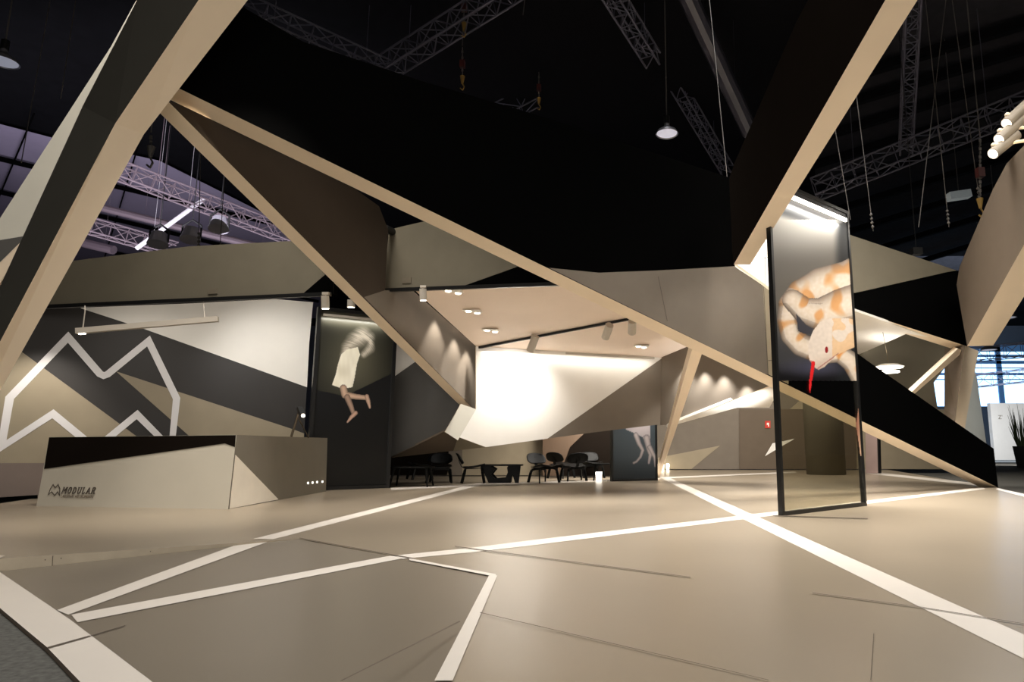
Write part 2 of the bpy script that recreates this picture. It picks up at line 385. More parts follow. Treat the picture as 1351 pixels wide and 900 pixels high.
def bell(px, py, Y, rr, lb, lit=False):
    c = at(px, py, Y); t = empty('bell_lamp', lb, 'lamp', c)
    bm = bmesh.new(); prof = [(.05, .55), (.1, .5), (.12, .38), (.2, .3), (.42, .16), (.5, 0)]
    for (r0, z0), (r1, z1) in zip(prof, prof[1:]): tube(bm, c + Vector((0, 0, z1 * rr)), c + Vector((0, 0, z0 * rr)), r1 * rr, r0 * rr, 20, caps=False)
    obj('lamp_shade', bm, mat('bell_shade', (130, 130, 138), .35, metal=.6, var=0), t, smooth=True)
    bm = bmesh.new(); tube(bm, c + Vector((0, 0, .5 * rr)), c + Vector((0, 0, .85 * rr)), .13 * rr, seg=12); obj('ballast_housing', bm, BMETAL, t)
    bm = bmesh.new(); tube(bm, c + Vector((0, 0, .03 * rr)), c + Vector((0, 0, .06 * rr)), .45 * rr, seg=20)
    obj('lens', bm, mat('dim_lens', (190, 195, 215), emit=.35, var=0) if not lit else GLOW, t)
    bm = bmesh.new(); tube(bm, c + Vector((0, 0, .85 * rr)), Vector((c.x, c.y, ZC)), .015, seg=6); obj('cable', bm, CABLE, t)
bell(880, 177, 15, .55, 'silver bell lamp hanging in the black roof above the stand')
bell(3, 82, 13, .6, 'silver bell lamp cut off at the left edge')
bell(1327, 420, 26, .8, 'bell lamp in the bright hall, nearest the roof at right')
bell(1305, 462, 34, .8, 'smaller bell lamp lower in the bright hall at right')
bm = bmesh.new(); a = at(1265, 258, 18); box(bm, a, (.62, .25, .22), Matrix.Rotation(-.15, 3, 'Y')); tube(bm, a, Vector((a.x, a.y, ZC + .1)), .01, seg=5, mi=1)
tag(obj('light_box', bm, [mat('pale_box', (150, 160, 165), .6, emit=.15, var=0), CABLE]), 'small pale box light hanging between cables at upper right', 'light')
bm = bmesh.new(); a = at(1209, 332, 15); box(bm, a, (.22, .18, .16)); tube(bm, a, Vector((a.x, a.y, ZC + .1)), .01, seg=5)
tag(obj('hanging_projector', bm, BMETAL), 'small black device hung above the right fascia', 'projector')
def floodlight(px, py, Y, lb):
    c = at(px, py, Y); t = empty('flood_lamp', lb, 'lamp', c)
    bm = bmesh.new(); tube(bm, c + Vector((0, 0, .3)), c + Vector((.05, -.1, -.1)), .2, .3, 14); obj('housing', bm, mat('flood_grey', (170, 168, 176), .4, var=0), t)
    bm = bmesh.new(); path(bm, [c + Vector((-.3, 0, 0)), c + Vector((-.3, 0, .4)), c + Vector((0, 0, .6)), c + Vector((.3, 0, .4)), c + Vector((.3, 0, 0))], .03); tube(bm, c + Vector((0, 0, .6)), Vector((c.x, c.y, ZC + .1)), .015, seg=5); obj('yoke', bm, BMETAL, t)
floodlight(252, 314, 20, 'grey stage lamp behind the olive fascia, right of the two')
floodlight(209, 320, 20, 'grey stage lamp behind the olive fascia, left of the two')
floodlight(289, 300, 20, 'dark stage lamp highest above the olive fascia')

# ---------------------------------------------------------------- the big folded stand structure
B1 = vplane((245, 7.0), (1316, 14.3))
WP = vplane((223, 7.2), (627, 15.0))
# left leg beam
d0 = .28
def sec(y, l, m, r, Y): return at(l, y, Y + d0), at(m, y, Y), at(r, y + 4, Y + d0 * .9)
foot = [fl(-150, 705), fl(-138, 712), fl(-108, 708)]
beam('leaning_beam', [(at(235, -110, 6.4), at(337, -110, 6.1), at(406, -100, 6.35)), (at(181, 0, 6.5), at(262, 0, 6.2), at(327, 0, 6.45)),
                      (at(109, 140, 6.7), at(152, 163, 6.4), at(190, 177, 6.65)), (foot[0], foot[1], foot[2])], DARKG, EDGE,
     'large leaning beam at left with dark side and beige underside')
# wing behind it
WG = vplane((-60, 7.6), (150, 8.4))
slab('wall_wing', WG, [(180, 0), (146, 62), (0, 288), (-130, 480), (-130, 520), (0, 374), (120, 180)], .12, PALE, EDGE,
     [([(-130, 400), (0, 317), (36, 311), (0, 346), (-130, 470)], CHAR), ([(-130, 471), (0, 347), (36, 311), (45, 300), (0, 374), (-130, 520)], EDGE)],
     label='pale grey folded wing behind the large leaning beam', cat='wall panel')
# long black wall with beige underside, running from the left beam to its foot at right
slab('black_hanging_wall', B1, [(205, 101.5), (245, 121), (1317, 643.5), (1311, 592), (1150, 480), (1020, 386), (970, 352), (965, 235), (720, 155), (560, 108), (400, 55), (325, 12), (290, -20), (200, 60)],
     .42, BLACK, EDGE,
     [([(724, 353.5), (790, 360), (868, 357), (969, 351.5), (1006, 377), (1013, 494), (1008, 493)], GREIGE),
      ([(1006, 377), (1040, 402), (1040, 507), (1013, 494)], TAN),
      ([(969, 351), (969.5, 347), (1045, 400), (1040, 403), (1006, 377)], EDGE)],
     label='long black wall with beige underside slanting down to its foot at right', cat='wall panel',
     seams=[((868, 365), (880, 424)), ((1007, 378), (1013, 494)), ((1013, 476), (1040, 474))])
# inner wedge wall
slab('brown_wedge_wall', WP, [(219, 131), (246, 142), (330, 182), (468, 249), (500, 272), (512, 303), (508, 383), (545, 384), (628, 457), (628, 541), (626, 541)],
     .24, mat('shaded_brown_paint', (66, 57, 48), .7, spec=.1), EDGE, paints=[([(480, 392), (508, 383), (545, 384), (628, 457), (628, 541), (626, 541)], GREIGE)], label='tall brown wedge wall with beige underside left of the lounge ceiling', cat='wall panel')  # unlit upper part and lit lower part are put into the paint colours
# hanging fascia right of the wedge
GP = vplane((508, WP.depth(508) - .05), (760, B1.depth(760) + .75))
slab('olive_fascia', GP, [(513, 303), (560, 292), (600, 285), (770, 350), (770, 374), (745, 374.5), (506, 383)], .12, OLIVE, BLACK,
     [([(610, 378), (683, 352), (775, 352), (770, 374), (745, 374)], BLACK)], label='olive hanging fascia between brown wedge and long black wall', cat='wall panel')
# left fascia
HP = vplane((60, 10.3), (437, 10.1))
slab('olive_fascia', HP, [(-40, 352), (90, 345), (250, 325), (385, 318), (440, 345), (440, 388), (240, 398), (60, 405), (-40, 410)], .14, OLIVE, BLACK,
     [([(397, 390), (432, 360), (440, 360), (440, 388)], BLACK)], label='long olive hanging fascia above the logo wall', cat='wall panel')
# tall beam right of centre
CP = vplane((968, 10.2), (1190, 5.0))
slab('tall_black_beam', CP, [(968, 349), (1168, 0), (1338, -300), (1190, -330), (1110, -100), (1066, 0), (1050, 30), (970, 213), (962, 235), (966, 330)], .26, BROWNBLACK, EDGE,
     label='tall black slanting beam with beige underside ending beside the snake panel', cat='beam', seams=())
WW = vplane((955, 12.4), (1060, 12.6))
slab('white_hanging_panel', WW, [(955, 330), (985, 285), (1050, 262), (1060, 266), (1060, 440), (1020, 420), (955, 372)], .1, WHITE, EDGE,
     seams=[((1004, 342), (1022, 337)), ((1008, 270), (1010, 400))], label='white lit panel between the tall black beam and the snake panel', cat='wall panel')
# right wing
DP = vplane((1276, 14.3), (1351, 11.3))
slab('taupe_wing', DP, [(1276, 457), (1356, 314), (1610, -150), (1540, -150), (1351, 192), (1328, 216), (1310, 250), (1266, 352), (1262, 376)], .5, TAUPE, EDGE,
     label='tall taupe wing with beige underside rising at the right edge', cat='wall panel')
beam('leaning_leg', [(at(1246, 460, 15.2), at(1273, 456, 14.4), at(1291, 463, 14.9)), (at(1246, 540, 14.6), at(1261, 550, 14.35), at(1275, 553, 14.7)), (at(1243, 585, 14.5), at(1255, 590, 14.3), at(1269, 592, 14.6))], TAUPE, EDGE,
     'beige leg under the right wing standing behind the black foot')
LP = vplane((1262, 15.3), (1302, 17))
slab('blue_lit_fin', LP, [(1284, 480), (1289, 500), (1302, 590), (1302, 612), (1262, 584), (1272, 556)], .1, PALE, PALE, label='pale fin beside the leg catching blue hall light', cat='wall panel')
# right fascia
JP = vplane((1090, 13.2), (1277, 14.5))
slab('right_fascia', JP, [(1080, 290), (1124, 311), (1262, 357), (1270, 358), (1279, 458), (1130, 410), (1080, 396)], .4, BLACK, EDGE,
     [([(1080, 290), (1124, 311), (1262, 357), (1250, 359), (1135, 385), (1080, 396)], OLIVE)], label='black and olive fascia between snake panel and right wing', cat='wall panel')
pc = plane3((1128, 411, 13.4), (1262, 457, 14.8), (1135, 467, 17.4))
slab('canopy_ceiling', pc, [(1080, 396), (1128, 410.5), (1266, 459), (1197, 440), (1135, 467), (1080, 490)], .05, WHITE, WHITE, label='pale canopy ceiling under the right fascia', cat='canopy')
NP = vplane((1100, 17.6), (1262, 16.6))
slab('tan_hanging_wall', NP, [(1080, 485), (1135, 467), (1197, 440), (1264, 462), (1232, 505), (1238, 545), (1190, 560), (1080, 540)], .1, OLIVE, OLIVE,
     [([(1080, 485), (1135, 470), (1175, 500), (1150, 530), (1080, 530)], CHAR)], label='tan hanging wall behind the pendant lamp at right', cat='wall panel')
beam('slanting_strut', [(at(1258, 458, 14.6), at(1264, 460, 14.4), at(1272, 463, 14.6)), (at(1183, 528, 13.9), at(1188, 531, 13.7), at(1196, 529, 13.9))], EDGE, EDGE, 'short beige strut running from the right leg behind the black foot')
# ---------------------------------------------------------------- lounge canopy
BW = vplane((628, 14.3), (873, 15.7))
slab('bright_hanging_wall', BW, [(608, 533), (628, 540), (628, 457), (873, 472), (871, 560), (780, 571), (641, 590), (587, 570)], .1, WHITE, EDGE,
     [([(873, 473), (722, 579), (780, 571), (871, 560)], GREIGE), ([(608, 533), (628, 540), (627, 542), (604, 581), (587, 570)], PALE)],
     label='brightly lit white hanging wall with grey corner in the lounge', cat='wall panel')
cp = plane3((628, 457, 14.3), (873, 472, 15.7), (560, 385, 11.5))
slab('lounge_ceiling', cp, [(545, 381), (770, 371), (900, 374), (1022, 410), (1018, 448), (873, 472), (628, 457)], .06, mat('pinkish_white_ceiling', (246, 228, 212), .6, var=.01), WHITE, label='pale pink sloping ceiling over the lounge', cat='canopy')  # right end extended out of view to block overhead light
RW = vplane((873, 15.7), (1015, 13.4))
slab('grey_hanging_wall', RW, [(873, 472), (884, 446), (925, 440), (1000, 470), (1030, 508), (1013, 510), (884, 561), (871, 561)], .08, GREIGE, EDGE,
     label='grey hanging wall with light scallops right of the white strut', cat='wall panel')
sp = plane3((884, 561, 15.4), (1013, 510, 13.5), (1000, 538, 15.0))
slab('white_soffit', sp, [(884, 560), (1013, 509), (1030, 512), (1015, 538), (973, 538), (880, 563.5)], .06, WHITE, WHITE, label='white tapering soffit under the grey hanging wall', cat='soffit')
beam('slanting_strut', [(at(909, 456, 11.2), at(914, 458, 11.0), at(927, 464, 11.2)), (at(863, 631, 18.6), at(865, 632, 18.5), at(870, 631, 18.6))], EDGE, EDGE,
     'long beige strut slanting down behind the horse panel')
F1P = vplane((500, 14.9), (610, 15.2))
slab('dark_hanging_wall', F1P, [(495, 430), (530, 430), (608, 533), (587, 569), (517, 602), (495, 607)], .1, CHAR, CHAR,
     [([(495, 445), (530, 445), (550, 476), (523, 495), (495, 514)], WHITE)], label='charcoal hanging wall right of the girl panel with white corner', cat='wall panel')
f2 = plane3((587, 569, 15.0), (517, 603, 15.0), (600, 593, 16.2))
slab('canopy_underside', f2, [(587, 569), (641, 590), (611, 593.5), (517, 604)], .04, TAUPE, TAUPE,
     [([(604, 577), (641, 590), (611, 593.3), (598, 595)], TAN)], label='low folded underside below the hanging walls above the armchairs', cat='soffit')
# lower walls behind the lounge
LW = vplane((590, 19.3), (716, 19.3))
slab('lounge_partition', LW, [(420, 560), (600, 560), (610, 560), (716, 560), (716, 627.2), (420, 627.2)], .15, TAN, TAN,
     [([(420, 560), (600, 560), (590, 627), (420, 627)], BROWNBLACK), ([(592, 560), (610, 560), (610, 627), (592, 627)], GREIGE)], label='tan partition wall behind the lounge chairs', cat='wall panel', off=.01)
LD = vplane((716, 18.9), (812, 18.9))
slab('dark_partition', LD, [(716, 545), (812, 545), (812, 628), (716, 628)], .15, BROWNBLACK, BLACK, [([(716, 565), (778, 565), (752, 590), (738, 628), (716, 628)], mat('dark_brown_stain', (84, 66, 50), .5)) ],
     label='dark brown partition behind the centre chairs', cat='wall panel', off=.01)
# stand back wall
BK = vplane((820, 24.2), (1290, 24.2))
o = slab('wall_stand_back', BK, [(812, 400), (1232, 480), (1232, 545), (1290, 560), (1290, 619.2), (812, 619.2)], .2, GREIGE, GREIGE,
     [([(868, 604), (950, 588), (912, 619), (868, 619)], TAN), ([(1009, 602), (1019, 585), (1048, 579)], WHITE), ([(975, 540), (1130, 540), (1130, 619), (975, 619)], TAUPE),
      ([(1130, 540), (1290, 540), (1290, 619), (1130, 619)], TAN), ([(1009, 602), (1019, 585), (1048, 579)], WHITE), ([(1042, 540), (1062, 522), (1062, 540)], TAN)], seams=[((976, 530), (976, 619))], off=.012)
o['kind'] = 'structure'
t = fl(1090, 626); bm = bmesh.new(); tube(bm, t, t + Vector((0, 0, 5)), .58, .6, 40)
tag(obj('round_column', bm, OLIVE, smooth=True), 'round olive column seen through the snake panel glass', 'column')
# logo wall
LG = vplane((0, 11.05), (413, 13.6))
lg_in = [(-60, 590), (3, 586), (13, 525), (90, 445), (128, 491), (133, 494.5), (137, 495.5), (142, 494), (196, 450), (233, 526), (225, 596)]
def stroke(bm, P, w_, pl, mi, closed=False):
    pts_ = [pl.hit(*p) - pl.n * .012 for p in P]; n = len(pts_); L1, R1_ = [], []
    for i in range(n):
        a = pts_[max(0, i - 1)] if not closed else pts_[i - 1]; b = pts_[min(n - 1, i + 1)] if not closed else pts_[(i + 1) % n]; c = pts_[i]
        d1 = (c - a).normalized() if (c - a).length > 1e-6 else (b - c).normalized(); d2 = (b - c).normalized() if (b - c).length > 1e-6 else d1
        s1 = d1.cross(pl.n); s2 = d2.cross(pl.n); s = (s1 + s2).normalized(); k = 1 / max(.45, s.dot(s1))
        L1.append(bm.verts.new(c + s * w_ / 2 * k)); R1_.append(bm.verts.new(c - s * w_ / 2 * k))
    for i in range(n - 1 + closed):
        j = (i + 1) % n; f = bm.faces.new((L1[i], L1[j], R1_[j], R1_[i])); f.material_index = mi; f.normal_update()
        if f.normal.dot(pl.n) > 0: f.normal_flip()
bm = bmesh.new()
outl = [(-120, 340), (60, 368), (413, 399), (408, 452), (402, 560), (400, 651), (0, 661), (-120, 670)]
plate(bm, [LG.hit(*p) for p in outl], LG.n * .15, 0, 1)
def ov(poly, mi, k=1):
    f = bm.faces.new([bm.verts.new(LG.hit(*p) - LG.n * .004 * k) for p in poly]); f.material_index = mi; f.normal_update()
    if f.normal.dot(LG.n) > 0: f.normal_flip()
ov([(90, 371), (413, 399), (408, 452), (405, 511), (187, 433), (107, 407)], 2)
ov([(-120, 365), (27, 463), (186, 580), (215, 611), (-120, 612)], 3)
ov([(153, 490), (388, 567), (401, 572), (401, 611), (290, 611)], 3)
ov([(-120, 611), (215, 611), (215, 655), (0, 661), (-120, 670)], 4)
MW = .115
stroke(bm, [(2, 590), (70, 546), (126, 592), (181, 547), (226, 592), (233, 526), (196, 450), (142, 494), (137, 495.8), (132, 493.5), (90, 445), (13, 525)], MW, LG, 5, True)
o = obj('wall_left', bm, [mat('charcoal_wall', (47, 44, 42), .55), BLACK, WHITE, TAN, mat('mauve_grey_paint', (120, 106, 98), .55), mat('white_logo_vinyl', (225, 222, 222), .5, var=0)])
o['kind'] = 'structure'
bm = bmesh.new(); plate(bm, [LG.hit(*p) - LG.n * .02 for p in ((-120, 664), (50, 653), (50, 658), (-120, 670))], LG.n * -.03, 0)
o = obj('baseboard_left', bm, [BLACK]); o['kind'] = 'structure'

# ---------------------------------------------------------------- reception desk
t = empty('reception_desk', 'angular grey and black reception desk with logo in front of the logo wall', 'desk', fl(301, 672))
b0, b1, b2 = fl(48, 668), fl(301, 672), fl(430, 648.5); b3 = b0 + Vector((.35, .75, 0)); b3b = b2 + Vector((-.9, -.3, 0))
def pl_from(a, b, c):
    n = (b - a).cross(c - a).normalized()
    if n.dot(a - Vector((0, 0, CH))) < 0: n = -n
    return Plane(a, n)
FP = pl_from(b0, b1, at(200, 575.3, (b0.y + b1.y) / 2 + .15)); t0, t1 = FP.hit(65, 577), FP.hit(312, 574)
SP = pl_from(b1, b2, t1); t2 = SP.hit(432, 578)
zt = (t0.z + t1.z + t2.z) / 3
t3 = b3 + Vector((0, 0, zt)); t3b = b3b + Vector((0, 0, zt))
bm = bmesh.new()
V = [bm.verts.new(p) for p in (b0, b1, b2, b3b, b3, t0, t1, t2, t3b, t3)]
fcs = [bm.faces.new([V[i] for i in q]) for q in ((0, 1, 6, 5), (1, 2, 7, 6), (2, 3, 8, 7), (3, 4, 9, 8), (4, 0, 5, 9), (4, 3, 2, 1, 0))]
tf = bm.faces.new([V[i] for i in (5, 6, 7, 8, 9)]); tf.material_index = 1
fcs[1].material_index = 2
bmesh.ops.recalc_face_normals(bm, faces=fcs + [tf])
def dq(pl, poly, mi):
    f = bm.faces.new([bm.verts.new(pl.hit(*p) - pl.n * .006) for p in poly]); f.material_index = mi; f.normal_update()
    if f.normal.dot(pl.n) > 0: f.normal_flip()
dq(FP, [(65.2, 577.2), (311.6, 574.3), (310.3, 590), (297, 585.3), (58.5, 619)], 1)
dq(SP, [(310, 600), (367, 659), (302, 671.5)], 3)
cb_ = obj('counter_body', bm, [STONE, BROWNBLACK, mat('olive_grey_paint', (120, 113, 100), .4), mat('light_stone_paint', (240, 232, 216), .45)], t)
def text(body, size, o3, u3, n3, m_, shear=.25, off=.0, name='lettering', parent=None, extr=.002, sx=1.0):
    c = bpy.data.curves.new(name, 'FONT'); c.body = body; c.size = size; c.shear = shear; c.offset = off; c.extrude = extr
    ob = bpy.data.objects.new(name, c); C.objects.link(ob)
    me = bpy.data.meshes.new_from_object(ob); C.objects.unlink(ob); bpy.data.objects.remove(ob)
    x = u3.normalized(); z = (-n3).normalized(); y = z.cross(x)
    M = Matrix.Translation(o3) @ Matrix(((x.x, y.x, z.x), (x.y, y.y, z.y), (x.z, y.z, z.z))).to_4x4() @ Matrix.Diagonal((sx, 1, 1, 1))
    me.transform(M); b_ = bmesh.new(); b_.from_mesh(me); return obj(name, b_, m_, parent)
INK = mat('dark_lettering', (74, 66, 58), .5, var=0)
ux = (b1 - b0).normalized()
p0 = FP.hit(82, 651) - FP.n * .008; p1 = FP.hit(125, 651)
def slabtext():   # heavy italic slab-serif capitals from strokes
    G = {'M': ([[(0, 0), (.1, 1), (.5, .35), (.9, 1), (1, 0)]], [(0, 0), (1, 0), (.08, 1), (.92, 1)], 1.15),
         'O': ([[(.5 + .45 * math.sin(k * math.pi / 8), .5 - .5 * math.cos(k * math.pi / 8)) for k in range(17)]], [], .95),
         'D': ([[(.1, 0), (.1, 1), (.5, 1), (.85, .8), (.95, .5), (.85, .2), (.5, 0), (.1, 0)]], [], .95),
         'U': ([[(.1, 1), (.1, .3), (.25, .05), (.5, 0), (.75, .05), (.9, .3), (.9, 1)]], [(.1, 1), (.9, 1)], .95),
         'L': ([[(.15, 1), (.15, 0), (.85, 0), (.85, .25)]], [(.15, 1)], .8),
         'A': ([[(.0, 0), (.5, 1), (1, 0)], [(.2, .35), (.8, .35)]], [(0, 0), (1, 0)], 1.0),
         'R': ([[(.1, 0), (.1, 1), (.6, 1), (.85, .85), (.85, .65), (.6, .5), (.1, .5)], [(.5, .5), (.95, 0)]], [(.1, 0), (.95, 0)], .95)}
    bmx = bmesh.new(); W_ = (p1 - p0).length; H_ = .088; n = sum(G[c][2] for c in 'MODULAR') + 6 * .5; k = W_ / n; x0 = 0; up = (t0 - b0).normalized()
    def P(x, y): return p0 + ux * (x + y * H_ * .22) + up * (y * H_)
    for c in 'MODULAR':
        st, sr, wd = G[c]
        for s in st:
            for a, b in zip(s, s[1:]): bar(bmx, P(x0 + a[0] * k * wd, a[1]), P(x0 + b[0] * k * wd, b[1]), .0115, .0115)
        for q in sr: bar(bmx, P(x0 + q[0] * k * wd - .012, q[1]), P(x0 + q[0] * k * wd + .012, q[1]), .009, .009)
        x0 += (wd + .5) * k
    return bmx
obj('lettering', slabtext(), INK, cb_)
text('LIGHTING INSTRUMENTS', .052, FP.hit(80.5, 656.5) - FP.n * .007, ux, FP.n, mat('faint_lettering', (128, 116, 102), .5, var=0), .2, 0, 'lettering', cb_, sx=.92)
bm = bmesh.new(); c0 = [(65, 654), (68, 645), (72, 639), (75, 643.5), (77, 643.5), (79, 639), (81.5, 645), (80, 654), (77.5, 649), (74.5, 654), (71.5, 653), (69, 649)]
FPo = Plane(FP.P + FP.n * .004, FP.n)
stroke(bm, [(64.5, 653), (69, 649), (73, 654), (77, 649), (79.5, 654), (80, 645), (77.5, 639.5), (74.5, 643), (73, 643.2), (71, 639.5), (67.5, 645)], .014, FPo, 0, True)
obj('emblem', bm, INK, cb_)
for k, px in enumerate((406, 412, 418, 425)):
    c = SP.hit(px, 637.5 - k * .6) - SP.n * .01; bm = bmesh.new(); tube(bm, c + SP.n * .012, c - SP.n * .004, .02, seg=16)
    obj('floor_wash_light', bm, mat('small_led', (255, 250, 240), emit=2.0, var=0), t)
# task lamp on the desk
zc = t1.z
lc = at(392, 577.5, 12.0); lc.z = zt - .005
t = empty('desk_lamp', 'slim dark desk lamp with lit head on the reception desk', 'lamp', lc)
bm = bmesh.new(); path(bm, [at(384, 577, 12), at(396, 538, 12.0)], .022); path(bm, [at(407, 578, 12.1), at(394, 552, 12.05)], .012); obj('stand', bm, mat('bronze_metal', (84, 74, 60), .35, metal=.7, var=0), t)
bm = bmesh.new(); bar(bm, at(395, 538, 12), at(399, 548, 11.9), .09, .06); hd_ = obj('lamp_head', bm, BMETAL, t)
bm = bmesh.new(); bmesh.ops.create_icosphere(bm, subdivisions=2, radius=.032, matrix=Matrix.Translation(at(400, 548.5, 11.85))); obj('bulb', bm, GLOW, hd_)
# linear pendant
t = empty('linear_pendant', 'long slim grey linear pendant hanging before the logo wall', 'lamp', at(195, 430, 9.6))
pa, pb = at(101, 437, 9.4), at(288, 421, 9.9)
bm = bmesh.new(); bar(bm, pa, pb, .09, .08); obj('housing', bm, GREYM, t)
bm = bmesh.new(); bar(bm, pa.lerp(pb, .02) + Vector((0, 0, -.047)), pa.lerp(pb, .06) + Vector((0, 0, -.047)), .05, .012); obj('diffuser', bm, GLOW, t)
bm = bmesh.new(); path(bm, [pa.lerp(pb, .04), pa.lerp(pb, .04) + Vector((0, 0, .3)), HP.hit(112, 403)], .008, 6); obj('cable', bm, GREYM, t)
bm = bmesh.new(); path(bm, [pa.lerp(pb, .9), HP.hit(268, 395)], .004, 6); obj('cable', bm, GREYM, t)

# ---------------------------------------------------------------- pictures painted point by point for the printed panels
def mixc(a, b, t_): t_ = max(0, min(1, t_)); return tuple(a[i] * (1 - t_) + b[i] * t_ for i in range(3))
def smooth(a, b, x): t_ = max(0, min(1, (x - a) / (b - a))); return t_ * t_ * (3 - 2 * t_)
def inpoly(x, y, P):
    c = False; j = len(P) - 1
    for i in range(len(P)):
        if (P[i][1] > y) != (P[j][1] > y) and x < (P[j][0] - P[i][0]) * (y - P[i][1]) / (P[j][1] - P[i][1]) + P[i][0]: c = not c
        j = i
    return c
def dpath(x, y, P):
    """distance to a polyline of (x, y, radius): signed -1..1 across, parameter, radius"""
    best = (1e9, 0, 1, 0)
    for i in range(len(P) - 1):
        ax, ay, ar = P[i]; bx, by, br = P[i + 1]; dx, dy = bx - ax, by - ay; l2 = dx * dx + dy * dy
        t_ = max(0, min(1, ((x - ax) * dx + (y - ay) * dy) / l2)); qx, qy = ax + dx * t_, ay + dy * t_; r = ar + (br - ar) * t_
        d = math.hypot(x - qx, y - qy); s = (dx * (y - ay) - dy * (x - ax)) / math.sqrt(l2)
        if d / r < best[0]: best = (d / r, (1 if s > 0 else -1), r, i + t_)
    return best
def vcmat(name, rough=.25, emit=0.0):
    m = bpy.data.materials.new(name); m.use_nodes = True; nt = m.node_tree; b = nt.nodes['Principled BSDF']; a = nt.nodes.new('ShaderNodeVertexColor'); a.layer_name = 'print'
    nt.links.new(a.outputs['Color'], b.inputs['Base Color']); b.inputs['Roughness'].default_value = rough
    if emit: nt.links.new(a.outputs['Color'], b.inputs['Emission Color']); b.inputs['Emission Strength'].default_value = emit
    return m
def print_sheet(name, O, u, wd, ht, nu, nv, paint, parent, m_, thick=.004):
    """flat printed sheet standing at O, along u, wd x ht; paint(px, py) -> sRGB colour or None where the glass is bare"""
    bm = bmesh.new(); col = bm.loops.layers.float_color.new('print'); G = {}; cc = {}
    for i in range(nu + 1):
        for j in range(nv + 1):
            P = O + u * (wd * i / nu) + Vector((0, 0, ht * j / nv)); c = paint(*proj(P))
            if c is not None: G[i, j] = bm.verts.new(P); cc[i, j] = lin(tuple(max(0, min(255, q)) for q in c)) + (1,)
    for i in range(nu):
        for j in range(nv):
            ks = [(i, j), (i + 1, j), (i + 1, j + 1), (i, j + 1)]
            if all(k in G for k in ks):
                f = bm.faces.new([G[k] for k in ks])
                for lp, k in zip(f.loops, ks): lp[col] = cc[k]
    return obj(name, bm, m_, parent)
def panel(name, label, P0, P1, ht, fw, fd, paint, res, glassm, pw=14, bar_m=True, emit=.0, sheet_z=(0, 1)):
    u = (P1 - P0); wd = u.length; u = u / wd; n = Vector((-u.y, u.x, 0))
    if n.y < 0: n = -n
    t = empty(name, label, 'display panel', (P0 + P1) / 2)
    bm = bmesh.new(); up = Vector((0, 0, 1)); R = Matrix((u, n, up)).transposed()
    mid = (P0 + P1) / 2 + n * fd / 2
    box(bm, mid + up * fw / 2, (wd, fd, fw), R); box(bm, mid + up * (ht - fw / 2), (wd, fd, fw), R)
    box(bm, P0 + u * fw / 2 + n * fd / 2 + up * ht / 2, (fw, fd, ht - 2 * fw), R); box(bm, P1 - u * fw / 2 + n * fd / 2 + up * ht / 2, (fw, fd, ht - 2 * fw), R)
    obj('frame', bm, BMETAL, t)
    bm = bmesh.new(); box(bm, mid + up * ht / 2, (wd - 2 * fw, .012, ht - 2 * fw), R); obj('glass_pane', bm, glassm, t)
    O = P0 + u * fw + n * (fd / 2 - .02) + up * (fw + .002)
    print_sheet('printed_sheet', O, u, wd - 2 * fw, ht - 2 * fw - .004, res[0], res[1], paint, t, vcmat(name + '_print', .3, emit))
    if bar_m:
        bm = bmesh.new(); a = P0 + u * fw * 1.6 + n * (fd / 2 - .06) + up * (ht - fw * 1.0 - bar_m); b = a + u * (wd - fw * 4.5); bar(bm, a, b, .035, .05); obj('light_bar', bm, GLOWS if pw > 10 else GREYM, t)
        line_light('panel_light', a - n * .08 - up * .05, b - n * .08 - up * .05, -up * 2 + n * .5, pw, (1, .97, .9), .04)
    return t
